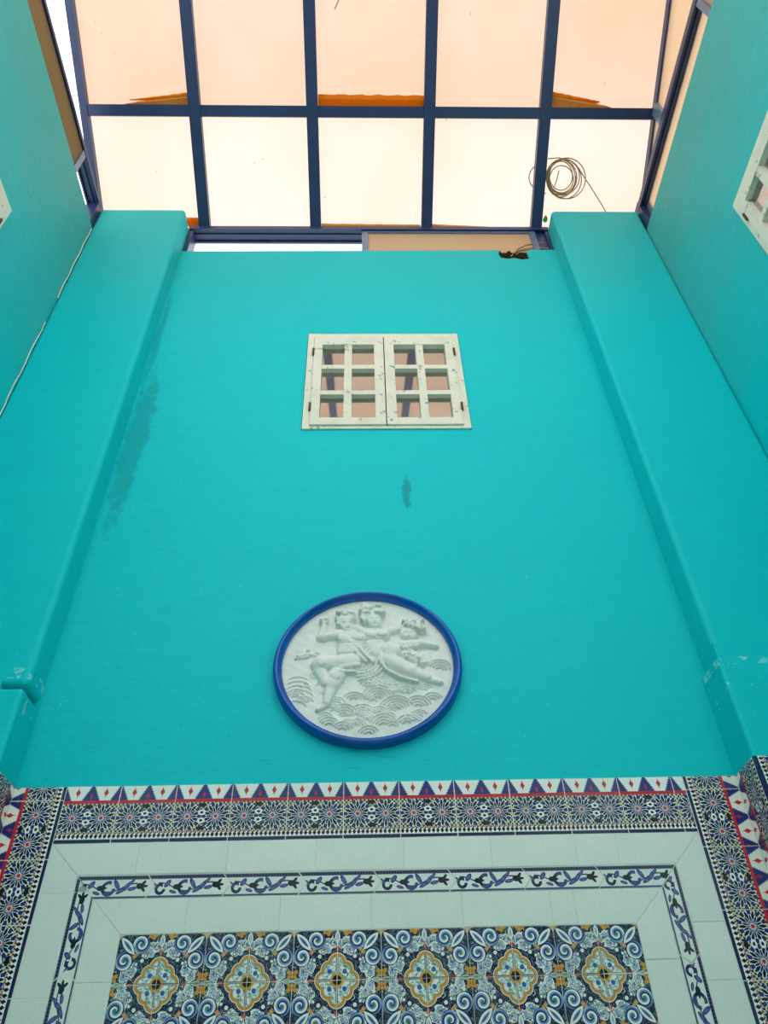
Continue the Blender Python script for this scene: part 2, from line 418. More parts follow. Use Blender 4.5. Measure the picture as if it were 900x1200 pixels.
wall_left = side_wall('wall_left', XL-0.16, XL, 0.97, 1.905, 'turquoise side wall with brown sash panel along its top')
tag(box('wall_front', (XL-0.16, XR+0.16, YREAR-0.16, YREAR, 0, 6.0), M_REAR), 'off-white wall behind the viewer, closing the light well', 'wall', 'structure')  # unseen; height and pale paint chosen to admit and bounce light
tag(box('floor', (XL-0.3, XR+0.3, YREAR-0.3, YW+0.3, -0.1, 0), M_FLOOR), 'pale floor of the light well', 'floor', 'structure')

# pillars: an upper shaft and a slightly thicker tiled base
def pillar(side, label, ledge, xin_up, xin_lo, xout):
    e = empty('pillar', ((xin_up+xout)/2, YP, 0)); tag(e, label, 'pillar', 'structure')
    M = Matrix.Translation((-e.location.x, -e.location.y, 0))
    bm = bmesh.new()
    s = 1 if side > 0 else -1
    x0, x1 = sorted((xin_up, xout)); add_box(bm, x0, x1, YP, YW+0.14, ledge+0.035, PT)
    bmesh.ops.bevel(bm, geom=[ed for ed in bm.edges], offset=0.025, segments=4, affect='EDGES', profile=0.5)
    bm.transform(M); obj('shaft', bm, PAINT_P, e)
    # joint between shaft and base; on the left pillar its inner side has an open slot
    bm = bmesh.new(); x0, x1 = sorted((xin_up+(0.10*s if s < 0 else 0.002), xout)); add_box(bm, x0, x1, YP+0.001, YW, ledge-0.03, ledge+0.08)
    bm.transform(M); obj('joint', bm, PAINT_P, e)
    bm = bmesh.new(); x0, x1 = sorted((xin_lo, xout)); add_box(bm, x0, x1, YB, YW+0.02, 0, ledge)
    bmesh.ops.bevel(bm, geom=[ed for ed in bm.edges], offset=0.015, segments=3, affect='EDGES', profile=0.5)
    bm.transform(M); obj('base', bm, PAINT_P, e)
    return e
YB = 2.512
pil_r = pillar(1, 'turquoise pillar with a star tiled base, beside the coiled cable', 3.12, PR-0.005, 1.368, XR)
pil_l = pillar(-1, 'turquoise pillar with a damp streak beside it, under the brown sash panel', 3.02, PL+0.0, -1.266, XL)

# ---------------------------------------------------------------- tiles
cache = {}
def tile(name, poly, uvf, mat, frame, parent, th=0.0075, gap=0.0016, ghost=False):
    """poly: corner points (a,b) in the frame's plane, counter-clockwise; uvf maps them to the glaze pattern"""
    ox, U, V, N = frame
    n = len(poly); cx = sum(p[0] for p in poly)/n; cyv = sum(p[1] for p in poly)/n
    def inset(d):
        out = []
        for i in range(n):
            p0, p1, p2 = Vector(poly[i-1]), Vector(poly[i]), Vector(poly[(i+1) % n])
            e1 = (p1-p0).normalized(); e2 = (p2-p1).normalized()
            n1 = Vector((-e1.y, e1.x)); n2 = Vector((-e2.y, e2.x)); k = n1+n2
            k = k/ max(k.dot(n1), 0.3)
            out.append(p1+k*d)
        return out
    key = (name, mat.name, tuple((round(p[0]-cx, 4), round(p[1]-cyv, 4)) for p in poly), tuple(round(c, 3) for p in poly for c in uvf(*p)))
    me = cache.get(key)
    if me is None:
        bm = bmesh.new(); uvl = bm.loops.layers.uv.new('UVMap')
        r0, r1 = inset(gap), inset(gap+0.0014)
        rings = [[bm.verts.new((p.x-cx, p.y-cyv, z)) for p in rr] for rr, z in ((r0, 0), (r0, th-0.001), (r1, th))]
        for k in range(2):
            for i in range(n): bm.faces.new((rings[k][i], rings[k][(i+1) % n], rings[k+1][(i+1) % n], rings[k+1][i]))
        bm.faces.new(rings[2])
        for f in bm.faces:
            for l in f.loops: l[uvl].uv = uvf(l.vert.co.x+cx, l.vert.co.y+cyv)
        me = bpy.data.meshes.new(name); bm.to_mesh(me); bm.free(); me.materials.append(mat); cache[key] = me
    o = bpy.data.objects.new(name, me); C.objects.link(o)
    pos = Vector(ox)+U*cx+V*cyv + N*random.uniform(-0.0012, 0.0006)
    R = Matrix((U, V, N)).transposed().to_4x4()
    tilt = Matrix.Rotation(random.uniform(-.004, .004), 4, 'X') @ Matrix.Rotation(random.uniform(-.004, .004), 4, 'Y')
    o.parent = parent
    o.matrix_parent_inverse = Matrix.Identity(4)
    o.matrix_basis = parent_inv(parent) @ Matrix.Translation(pos) @ R @ tilt
    return o
def parent_inv(p): return Matrix.Translation(-p.location)
def rect(x0, x1, z0, z1): return [(x0, z0), (x1, z0), (x1, z1), (x0, z1)]
VX, VY, VZ = Vector((1, 0, 0)), Vector((0, 1, 0)), Vector((0, 0, 1))
WALL = (Vector((0, YW-0.004, 0)), VX, VZ, -VY)
ZT, T = 2.712, 0.2
xl, xr = -1.075, 1.165                           # inner edges of the border columns
Q = 1.66/12                                      # one field tile
F0, F1, FZ1 = -0.785, 0.875, 2.228; FZ0 = FZ1-10*Q
g_in, v_in, g_out = 0.105, 0.075, 0.105
z_a, z_b, z_c = 2.512, 2.408, 2.333              # border/outer grey, outer grey/vine, vine/inner grey
zb_c = FZ0-0.105; zb_b = zb_c-0.075; zb_a = zb_b-0.104; zb_0 = zb_a-0.2
# grout bed behind all the wall tiles
box('grout_bed', (PL+0.004, 1.368, YW-0.0095, YW+0.02, zb_0+0.002, ZT-0.003), M_GROUT, wall_back)
# border rows: triangles point away from the panel
def uv_row(x0, ztop):
    return lambda a, b: ((a-x0)/T, (b-(ztop-T))/T)
x = -1.08
while x < xr-0.002:
    a, b = max(x, xl), min(x+T, xr)
    if b-a > 0.02: tile('border_tile', rect(a, b, z_a, ZT), uv_row(x, ZT), M_BORDER, WALL, wall_back)
    if b-a > 0.02: tile('border_tile', rect(a, b, zb_0, zb_a), (lambda x0: lambda p, q: ((p-x0)/T, (zb_a-q)/T))(x), M_BORDER, WALL, wall_back)
    x += T
# border columns on the wall and round the corner on the pillar sides
def column(frame, a0, a1, outer_at_a1, parent, wtile=T, name='border_tile'):
    zt = 2.662+T
    while zt > zb_0+0.03:
        z1, z0 = min(zt, ZT), max(zt-T, zb_0)
        if z1-z0 > 0.012:
            base = zt-T
            if outer_at_a1: uvf = lambda p, q, base=base: ((q-base)/T, (p-a0)/wtile)
            else: uvf = lambda p, q, base=base: ((q-base)/T, (a1-p)/wtile)
            tile(name, rect(a0, a1, z0, z1), uvf, M_BORDER, frame, parent)
        zt -= T
column(WALL, PL+0.012, xl, False, wall_back); column(WALL, xr, 1.362, True, wall_back)
SR = (Vector((1.368+0.003, YW, 0)), -VY, VZ, -VX)          # right pillar's inner side: a runs from the wall to the front
SLF = (Vector((-1.266-0.003, YW, 0)), VY, VZ, VX)          # left pillar's inner side: a runs (negative) towards the wall at 0
depth = YW-YB
column(SR, 0.008, depth+0.004, False, pil_r, wtile=0.185); column(SLF, -depth-0.004, -0.008, True, pil_l, wtile=0.185)
FR = (Vector((0, YB+0.003, 0)), VX, VZ, -VY)
for par, x0, x1, first in ((pil_r, 1.366, XR-0.004, True), (pil_l, XL+0.004, -1.264, False)):
    if first:
        column(FR, x0, x0+T, True, par); column(FR, x0+T, x0+2*T, True, par); column(FR, x0+2*T, x1, True, par)
    else:
        column(FR, x1-T, x1, False, par); column(FR, x1-2*T, x1-T, False, par); column(FR, x0, x1-2*T, False, par)
# pale grey strips, mitred at the corners
uv0 = lambda a, b: (a, b)
def strip_h(z1, z0, x0, x1, ins, cuts, down=False):
    """horizontal mitred strip from x0 to x1 (outer edge at z1, inner edge shortened by ins)"""
    c = [x0]+cuts+[x1]
    for i in range(len(c)-1):
        a, b = c[i], c[i+1]; ai = a+(ins if i == 0 else 0); bi = b-(ins if i == len(c)-2 else 0)
        p = [(ai, z0), (bi, z0), (b, z1), (a, z1)] if not down else [(a, z1), (b, z1), (bi, z0), (ai, z0)]
        tile('grey_tile', p, uv0, M_MARBLE, WALL, wall_back, gap=0.0009)
def strip_v(xo, xi, z1, z0, ins, cuts, left):
    c = [z1]+cuts+[z0]
    for i in range(len(c)-1):
        a, b = c[i], c[i+1]; ai = a-(ins if i == 0 else 0); bi = b+(ins if i == len(c)-2 else 0)
        p = [(xo, b), (xi, bi), (xi, ai), (xo, a)] if left else [(xi, bi), (xo, b), (xo, a), (xi, ai)]
        tile('grey_tile', p, uv0, M_MARBLE, WALL, wall_back, gap=0.0009)
oc = [-.777, -.472, -.172, .128, .428, .722, .867]; ic = [-.585, -.283, .013, .312, .605, .686]
strip_h(z_a, z_b, xl, xr, 0.108, oc); strip_h(zb_a, zb_b, xl, xr, 0.108, oc, True)
x1i, x1o = -0.895, 0.985                          # inner edges of the vine frame
strip_h(z_c, FZ1, x1i, x1o, 0.110, ic); strip_h(zb_c, FZ0, x1i, x1o, 0.110, ic, True)
strip_v(xl, xl+0.108, z_a, zb_a, 0.104, [2.355, 2.06, 1.76, 1.46, 1.16, 0.86], True)
strip_v(xr, xr-0.108, z_a, zb_a, 0.104, [2.228, 2.065, 1.76, 1.46, 1.16, 0.86], False)
strip_v(x1i, F0, z_c, zb_c, 0.105, [2.098, 1.80, 1.50, 1.20, 0.95], True)
strip_v(x1o, F1, z_c, zb_c, 0.105, [2.125, 1.82, 1.52, 1.22, 0.95], False)
# vine frame: arrow-ended listello tiles
vxl, vxr = xl+0.11, xr-0.11
def vine_run(frame, a0, a1, b0, b1, first, period, mitre0, mitre1, flipv=False, rev=False, parent=wall_back):
    h = b1-b0; ch = 0.030; mid = (b0+b1)/2
    cuts = []; k = first
    while k < a1-0.03:
        if k > a0+0.03: cuts.append(k)
        k += period
    c = [a0]+cuts+[a1]
    for i in range(len(c)-1):
        a, b = c[i], c[i+1]
        L = [(a+mitre0[1], b1), (a+mitre0[0], b0)] if i == 0 else [(a-ch/2, b1), (a+ch/2, mid), (a-ch/2, b0)]
        Rr = [(b-mitre1[0], b0), (b-mitre1[1], b1)] if i == len(c)-2 else [(b-ch/2, b0), (b+ch/2, mid), (b-ch/2, b1)]
        p = L+Rr
        s0 = b-period if i == 0 else a
        def uvf(s, t, s0=s0):
            q = (s-s0)/period; q = 1-q if rev else q
            vv = (t-b0)/h; return (q, 1-vv if flipv else vv)
        tile('vine_tile', p, uvf, M_VINE, frame, parent)
vine_run(WALL, vxl, vxr, z_c, z_b, -0.715, 0.2505, (0.07, 0), (0.07, 0))
vine_run(WALL, vxl, vxr, zb_b, zb_c, -0.715, 0.2505, (0, 0.07), (0, 0.07), flipv=True)
VL = (Vector((0, YW-0.004, 0)), VZ, -VX, -VY)     # runs upwards, b = -x
VR = (Vector((0, YW-0.004, 0)), -VZ, VX, -VY)     # runs downwards, b = +x
vine_run(VL, zb_b, z_b, 0.895, 0.965, 2.118-6*0.2505, 0.2505, (0.075, 0), (0.075, 0))
vine_run(VR, -z_b, -zb_b, 0.985, 1.055, -2.125, 0.2505, (0.075, 0), (0.075, 0))
# field of quarter-medallion tiles
for i in range(12):
    for j in range(10):
        a, b = F0+i*Q, FZ1-(j+1)*Q
        cx = F0+(2*(i//2)+1)*Q; cz = FZ1-(2*(j//2)+1)*Q
        tile('medallion_tile', rect(a, a+Q, b, b+Q), lambda p, q, cx=cx, cz=cz: ((p-cx)/Q, (q-cz)/Q), M_ORN, WALL, wall_back, gap=0.0009)

# ---------------------------------------------------------------- glazed roof
ceiling = tag(empty('ceiling', (0.09, 1.2, 7.0)), 'sloping glazed roof of peach frosted sheets between dark blue steel bars', 'skylight', 'structure')
def roof_local(u, v, wv):
    """u = world x, v = metres up the slope from the eaves, wv = metres above the bar undersides"""
    c_, s_ = math.cos(math.radians(24)), math.sin(math.radians(24))
    return Vector((u, 2.69-v*c_+wv*s_, 6.93+v*s_+wv*c_))
def roof_box(name, u0, u1, v0, v1, w0, w1, mat, parent=None, jitter=0):
    bm = bmesh.new(); vs = add_box(bm, u0, u1, v0, v1, w0, w1)
    for q in vs: q.co = roof_local(*q.co)-Vector(ceiling.location)
    return obj(name, bm, mat, parent or ceiling)
BX = [-1.935, -1.166, -0.343, 0.486, 1.31, 2.115]
cs = math.cos(math.radians(24))
VC = [-0.02, (2.69-2.0)/cs, (2.69-1.09)/cs, (2.69-0.2)/cs, (2.69+0.69)/cs]
for k, bx_ in enumerate(BX):
    wd = 0.040 if 0 < k < 5 else 0.026
    roof_box('rafter', bx_-wd, bx_+wd, -0.03, VC[-1]+0.05, 0.0, 0.06, M_BAR)
for j, v in enumerate(VC[1:]):
    for i in range(5):
        roof_box('crossbar', BX[i]+0.03, BX[i+1]-0.03, v-0.036, v+0.036, 0.004+0.003*((i*7+j) % 3), 0.058, M_BAR)
for j in range(len(VC)-1):
    for i in range(5):
        roof_box('pane', BX[i]+0.004, BX[i+1]-0.004, VC[j]-0.02 if j == 0 else VC[j]+0.004, VC[j+1]-0.004, 0.061, 0.066, M_PANE if j == 0 else M_PANE2)
# sealing foam along the crossbars and the eaves
def foam(u0, u1, v0, h0, h1, mat, w0=0.045):
    bm = bmesh.new(); n = 40; rows = []
    for i in range(n+1):
        t = i/n; u = u0+(u1-u0)*t; h = (h0+(h1-h0)*t)*(1+0.04*math.sin(i*0.9)+random.uniform(-.025, .025))
        rows.append([bm.verts.new(roof_local(u, v0, w0-0.004)-Vector(ceiling.location)), bm.verts.new(roof_local(u, v0+h*0.6, w0-0.012-0.004*random.random())-Vector(ceiling.location)),
                     bm.verts.new(roof_local(u, v0+h, w0+0.006)-Vector(ceiling.location)), bm.verts.new(roof_local(u, v0, w0+0.016)-Vector(ceiling.location))])
    for i in range(n):
        for k in range(4): bm.faces.new((rows[i][k], rows[i][(k+1) % 4], rows[i+1][(k+1) % 4], rows[i+1][k]))
    bm.faces.new(rows[0]); bm.faces.new(rows[-1][::-1])
    return obj('sealing_foam', bm, mat, ceiling)
v1_ = VC[1]+0.036
foam(-0.30, 0.445, v1_, 0.075, 0.072, M_FOAM)
foam(-1.66, -1.21, v1_, 0.006, 0.075, M_FOAMT); foam(-1.62, -1.21, v1_+0.03, 0.004, 0.05, M_FOAM, 0.050)
foam(1.35, 1.78, v1_, 0.10, 0.01, M_FOAMT); foam(1.35, 1.70, v1_+0.035, 0.07, 0.01, M_FOAM, 0.050)
foam(-1.30, -1.21, -0.005, 0.06, 0.06, M_FOAM); foam(-0.30, 0.44, -0.005, 0.022, 0.016, M_FOAMT); foam(0.53, 0.95, -0.005, 0.02, 0.004, M_FOAMT)

# ---------------------------------------------------------------- clerestory bands under the roof
def win(n, label, cat, loc):
    return tag(empty('window_%d' % n, loc), label, cat, 'structure')
def lb(e, d): l = e.location; return (d[0]-l.x, d[1]-l.x, d[2]-l.y, d[3]-l.y, d[4]-l.z, d[5]-l.z)
def part(e, name, lst, mat, parent=None):
    return boxes(name, [lb(e, d) for d in lst], mat, parent or e)
wf = win(4, 'low blue sliding window band on top of the far wall, one sash pushed open', 'window', (0.06, YW, WT))
part(wf, 'head_rail', [(PL, PR, YW, YW+0.115, HZ, HZ+0.03), (PL, PR, YW, YW+0.012, HZ-0.012, HZ), (PL, PR, YW+0.045, YW+0.055, HZ-0.012, HZ), (PL, PR, YW+0.10, YW+0.115, HZ-0.02, HZ)], M_BAR)
part(wf, 'jamb', [(PL, PL+0.035, YW+0.01, YW+0.115, WT-0.03, HZ)], M_BAR)
part(wf, 'jamb', [(PR-0.11, PR-0.03, YW+0.03, YW+0.115, WT-0.03, HZ), (PR-0.03, PR-0.01, YW+0.01, YW+0.115, WT-0.03, HZ)], M_BAR)
sf = part(wf, 'sash', [(0.0, 0.045, YW+0.014, YW+0.04, WT-0.03, HZ-0.004), (1.245, 1.29, YW+0.014, YW+0.04, WT-0.03, HZ-0.004), (0.045, 1.245, YW+0.014, YW+0.04, HZ-0.035, HZ-0.004)], M_ALU)
part(wf, 'pane', [(0.045, 1.245, YW+0.024, YW+0.030, WT-0.03, HZ-0.035)], M_SASHP, sf)
wl = win(5, 'brown sheeted sliding window band on the side wall top beside the bright gap', 'window', (XL, 1.0, SIDE_TOP))
part(wl, 'head_rail', [(XL-0.085, XL, -0.75, YP, HZ, HZ+0.03), (XL-0.045, XL-0.035, -0.75, YP, HZ-0.012, HZ), (XL-0.085, XL-0.075, -0.75, YP, HZ-0.02, HZ)], M_BAR)
for y0, y1, xo in ((0.88, 2.18, 0.004), (-0.70, 0.92, 0.045)):
    s_ = part(wl, 'sash', [(XL-xo-0.028, XL-xo, y1-0.045, y1, SIDE_TOP-0.01, HZ-0.003), (XL-xo-0.028, XL-xo, y0, y0+0.045, SIDE_TOP-0.01, HZ-0.003)], M_ALU)
    part(wl, 'pane', [(XL-xo-0.018, XL-xo-0.012, y0+0.045, y1-0.045, SIDE_TOP-0.01, HZ-0.003)], M_SASHB, s_)
part(wl, 'jamb', [(XL-0.085, XL-0.002, YP-0.05, YP+0.02, SIDE_TOP-0.01, HZ)], M_BAR)
wr = win(6, 'peach sheeted window band with dark blue rail on the side wall top', 'window', (XR, 1.0, SIDE_TOP))
part(wr, 'head_rail', [(XR, XR+0.085, -0.75, YP, HZ, HZ+0.04), (XR+0.03, XR+0.04, -0.75, YP, HZ-0.014, HZ), (XR, XR+0.012, -0.75, YP, HZ-0.014, HZ)], M_BAR)
for y0, y1, xo in ((1.2, 2.52, 0.05), (-0.70, 1.26, 0.006)):
    s_ = part(wr, 'sash', [(XR+xo, XR+xo+0.028, y1-0.045, y1, SIDE_TOP-0.01, HZ-0.003), (XR+xo, XR+xo+0.028, y0, y0+0.045, SIDE_TOP-0.01, HZ-0.003)], M_ALU)
    part(wr, 'pane', [(XR+xo+0.012, XR+xo+0.018, y0+0.045, y1-0.045, SIDE_TOP-0.01, HZ-0.003)], M_SASHL, s_)
part(wr, 'jamb', [(XR+0.002, XR+0.085, YP-0.04, YP+0.06, SIDE_TOP-0.01, HZ+0.06)], M_BAR)
# gable sheet above the right rail and its post
bm = bmesh.new()
prof = [(-0.72, HZ+0.035), (2.56, HZ+0.035), (2.56, roof_z(2.56)), (-0.72, roof_z(-0.72))]
a_ = [bm.verts.new((XR+0.075-XR, p[0]-1.0, p[1]-SIDE_TOP)) for p in prof]; b_ = [bm.verts.new((XR+0.08-XR, p[0]-1.0, p[1]-SIDE_TOP)) for p in prof]
bm.faces.new(a_); bm.faces.new(b_[::-1])
for i in range(4): bm.faces.new((a_[i], b_[i], b_[(i+1) % 4], a_[(i+1) % 4]))
obj('gable_sheet', bm, M_SASHL, wr)
part(wr, 'gable_post', [(XR+0.045, XR+0.075, 1.93, 2.01, HZ+0.035, roof_z(1.97))], M_ALU)

# ---------------------------------------------------------------- wooden casement windows
def casement(n, label, loc, rz, width, height):
    """local x across, y into the wall, z up from the sill"""
    e = win(n, label, 'window', loc); e.rotation_euler.z = rz
    W_, H_ = width, height
    boxes('casing', [(0.004, 0.042, -0.012, 0.05, 0, H_), (W_-0.042, W_-0.004, -0.012, 0.05, 0, H_), (0.042, W_-0.042, -0.012, 0.05, H_-0.036, H_-0.002), (0.042, W_-0.042, -0.010, 0.05, 0.002, 0.022)], M_WOOD, e)
    m_ = W_/2
    zr = [0.024, 0.080, 0.282, 0.318, 0.520, 0.556, 0.756, H_-0.038]
    for s in (0, 1):
        x0, x1 = (0.044, m_-0.003) if s == 0 else (m_+0.003, W_-0.044)
        so, si = 0.050, 0.056
        xs = [x0, x0+(so if s == 0 else si), 0, 0, x1-(si if s == 0 else so), x1]
        mid = (xs[1]+xs[4])/2; xs[2], xs[3] = mid-0.022, mid+0.022
        fr = boxes('sash', [(xs[0], xs[1], -0.022, 0.018, zr[0], zr[7]), (xs[4], xs[5], -0.022, 0.018, zr[0], zr[7]),
                            (xs[1], xs[4], -0.021, 0.018, zr[0], zr[1]), (xs[1], xs[4], -0.021, 0.018, zr[6], zr[7])], M_WOOD, e)
        boxes('muntin', [(xs[2], xs[3], -0.018, 0.018, zr[1], zr[6])], M_WOOD, fr)
        for a, b in ((zr[2], zr[3]), (zr[4], zr[5])):
            for p, q in ((xs[1], xs[2]), (xs[3], xs[4])): boxes('muntin', [(p, q, -0.018, 0.018, a, b)], M_WOOD, fr)
        for a, b in ((zr[1], zr[2]), (zr[3], zr[4]), (zr[5], zr[6])):
            for p, q in ((xs[1], xs[2]), (xs[3], xs[4])): boxes('pane', [(p, q, 0.012, 0.015, a, b)], M_GLASS, fr)
        hx = 0.041 if s == 0 else W_-0.041
        for hz in (0.17, H_-0.20): boxes('hinge', [(hx-0.006, hx+0.006, -0.030, -0.012, hz-0.03, hz+0.03)], M_HINGE, fr)
    boxes('backing', [(0.01, W_-0.01, 0.10, 0.13, 0.005, H_-0.005)], flat('dim beige room behind glass', srgb(176, 140, 112), 0.8, 0.1), e)
    return e
casement(1, 'white twelve-pane casement window above the round medallion', (WX0, YW, WZ0), 0, WX1-WX0, WZ1-WZ0)
casement(2, 'white casement window on the rough side wall, brightly lit', (XR, 1.865, WZ0), -math.pi/2, 0.935, WZ1-WZ0)
casement(3, 'white casement window edge on the side wall with the brown sash', (XL, 0.97, WZ0), math.pi/2, 0.935, WZ1-WZ0)

# ================================================================ THINGS
# round plaster medallion
MC = (0.012, 3.193)
med = tag(empty('wall_medallion', (MC[0], YW, MC[1])), 'round white plaster relief of three cherubs in a cobalt blue rim', 'medallion')
med.scale = (1.035, 1.0, 0.952); med.rotation_euler.y = math.radians(-3)
prof = [(0.336, 0.0), (0.337, 0.026), (0.340, 0.034), (0.345, 0.036), (0.348, 0.043), (0.355, 0.050), (0.362, 0.048), (0.368, 0.038), (0.372, 0.022), (0.372, 0.0)]
bm = bmesh.new(); n = 96; rings = []
for k in range(n):
    a = 2*math.pi*k/n; rings.append([bm.verts.new((r_*math.cos(a), -d, r_*math.sin(a))) for r_, d in prof])
for k in range(n):
    for i in range(len(prof)-1): bm.faces.new((rings[k][i], rings[k][i+1], rings[(k+1) % n][i+1], rings[(k+1) % n][i]))
obj('rim', bm, M_RIM, med, smooth=True)
# the relief is a height field built from rounded limbs; coordinates read off the plaque, unit disc
def U_(x, y): return ((x-456)/346.0, -(y-362)/283.0)
blobs = []      # (x0,y0,r0,x1,y1,r1,height,base)
def cap(p, q, r0, r1, h, base=0.0):
    a, b = U_(*p), U_(*q); blobs.append((a[0], a[1], r0*0.88/346, b[0], b[1], r1*0.88/346, h, base))
# left cherub
cap((372, 182), (380, 205), 36, 30, .55, .25); cap((372, 160), (392, 160), 34, 30, .62, .22)
cap((385, 240), (372, 300), 52, 46, .62, .1); cap((425, 250), (410, 290), 34, 40, .55, .1)
cap((345, 225), (280, 238), 27, 22, .5, .1); cap((268, 235), (284, 190), 22, 16, .5, .1); cap((283, 172), (290, 165), 18, 14, .45, .15)
cap((395, 345), (262, 345), 42, 40, .7, .1); cap((250, 350), (285, 425), 32, 24, .5, .05)
cap((330, 395), (312, 430), 42, 36, .62, .1); cap((312, 430), (285, 500), 34, 20, .52, .08); cap((285, 508), (250, 528), 18, 12, .42, .05)
# middle cherub
cap((492, 172), (498, 190), 42, 34, .55, .22); cap((462, 148), (520, 140), 34, 32, .6, .2)
cap((470, 235), (525, 240), 42, 38, .5, .1); cap((490, 270), (500, 300), 46, 40, .42, .05)
cap((450, 225), (420, 205), 24, 20, .45, .12); cap((545, 225), (625, 212), 24, 16, .45, .1)
# right cherub
cap((630, 240), (645, 252), 38, 32, .5, .2); cap((650, 212), (690, 228), 30, 24, .55, .2)
cap((600, 288), (680, 288), 26, 24, .5, .12); cap((690, 286), (742, 302), 22, 14, .5, .1)
cap((548, 305), (560, 312), 46, 44, .7, .15); cap((540, 345), (625, 395), 42, 36, .72, .12)
cap((625, 398), (690, 428), 34, 24, .6, .1); cap((695, 436), (740, 450), 20, 14, .45, .06)
cap((625, 325), (655, 345), 34, 28, .4, .05); cap((690, 340), (700, 360), 30, 26, .3, .02)
# sash over the left cherub's shoulder, cloth round the laps
for p, q, r_ in (((352, 262), (410, 308), 9), ((410, 308), (448, 352), 9), ((372, 258), (430, 300), 7), ((430, 300), (476, 356), 8), ((345, 372), (420, 366), 9), ((330, 385), (400, 392), 8),
                 ((512, 318), (505, 352), 8), ((505, 352), (530, 392), 8), ((530, 392), (590, 428), 8), ((590, 428), (650, 446), 7)):
    cap(p, q, r_*1.2, r_*1.2, .16, .38)
# ribs, pectorals, knees
for p, q, r_, b_ in (((352, 250), (368, 256), 20, .50), ((410, 250), (428, 254), 20, .48), ((470, 240), (486, 244), 18, .44), ((516, 240), (532, 242), 18, .44), ((262, 346), (270, 352), 22, .5), ((322, 402), (326, 410), 22, .46)):
    cap(p, q, r_, r_, .22, b_)
ridges = []     # drapery and waves: arcs (cx,cy,r,a0,a1,width,height)
def arc(cx, cy, r_, a0, a1, wd, h): c = U_(cx, cy); ridges.append((c[0], c[1], r_/346, math.radians(a0), math.radians(a1), wd/346, h))
for k in range(4): arc(425, 335, 58+k*15, -120+k*6, 10, 7, .30)
for k in range(3): arc(520, 330, 60+k*15, 120, 255, 6, .22)
for k in range(3): arc(560, 360, 105+k*14, 200, 290, 5, .18)
for cx, cy, n_, a0, a1 in ((485, 500, 5, 15, 165), (455, 455, 3, 20, 150), (555, 545, 5, 15, 160), (420, 560, 4, 10, 160), (500, 600, 4, 20, 165), (350, 555, 4, 0, 140), (340, 610, 3, 10, 150),
                           (590, 600, 3, 20, 165), (640, 540, 4, 10, 150), (440, 630, 3, 20, 160), (700, 520, 3, 20, 150), (390, 500, 3, 20, 150), (290, 590, 3, 20, 150), (600, 490, 3, 20, 150), (745, 400, 4, 0, 150)):
    for k in range(n_): arc(cx, cy, 16+k*13, a0, a1, 4.2, .20)
rw = random.Random(5)
for k in range(70):
    ax_, ay_ = rw.uniform(-0.95, 0.95), rw.uniform(-0.97, -0.12)
    if ax_*ax_+ay_*ay_ > 0.88: continue
    for q in range(3): arc(456+ax_*346, 362-ay_*283, 14+q*11, rw.uniform(0, 40), rw.uniform(120, 170), 3.6, .15)
for k in range(4): arc(170, 440+k*22, 60+k*6, 30, 130, 4, .14)
for k in range(3): arc(160, 490+k*18, 50, 20, 110, 4, .14)
knobs = []
rk = random.Random(3)
for cx, cy, sx, sy, n_, r_, h in ((230, 300, 36, 14, 12, 9, .24), (178, 310, 22, 8, 6, 8, .2), (198, 424, 22, 12, 8, 8, .2), (372, 148, 34, 14, 14, 9, .86), (345, 180, 8, 22, 6, 9, .7), (490, 134, 52, 20, 24, 10, .86), (455, 160, 12, 26, 8, 10, .75), (665, 215, 48, 22, 22, 9, .82),
                             (640, 325, 36, 26, 14, 9, .5), (670, 370, 26, 14, 8, 8, .35), (287, 168, 18, 12, 6, 8, .62)):
    for k in range(n_):
        c = U_(cx+rk.uniform(-sx, sx), cy+rk.uniform(-sy, sy)); knobs.append((c[0], c[1], r_/346*rk.uniform(.7, 1.1), h))
dents = []      # eyes, mouths, navel creases
for x_, y_, rx, ry, d in ((366, 190, 9, 4, .16), (392, 188, 9, 4, .16), (382, 214, 10, 3, .14), (482, 178, 9, 4, .12), (508, 176, 9, 4, .12), (496, 200, 9, 3, .12), (622, 246, 8, 4, .12), (646, 248, 8, 4, .12), (632, 266, 8, 3, .1), (302, 256, 20, 16, .32), (372, 276, 50, 3, .10), (368, 318, 40, 3, .10), (500, 262, 44, 3, .1)):
    c = U_(x_, y_); dents.append((c[0], c[1], rx/346, ry/283, d))
nose = [(U_(381, 198), .08), (U_(497, 186), .07), (U_(634, 256), .07)]
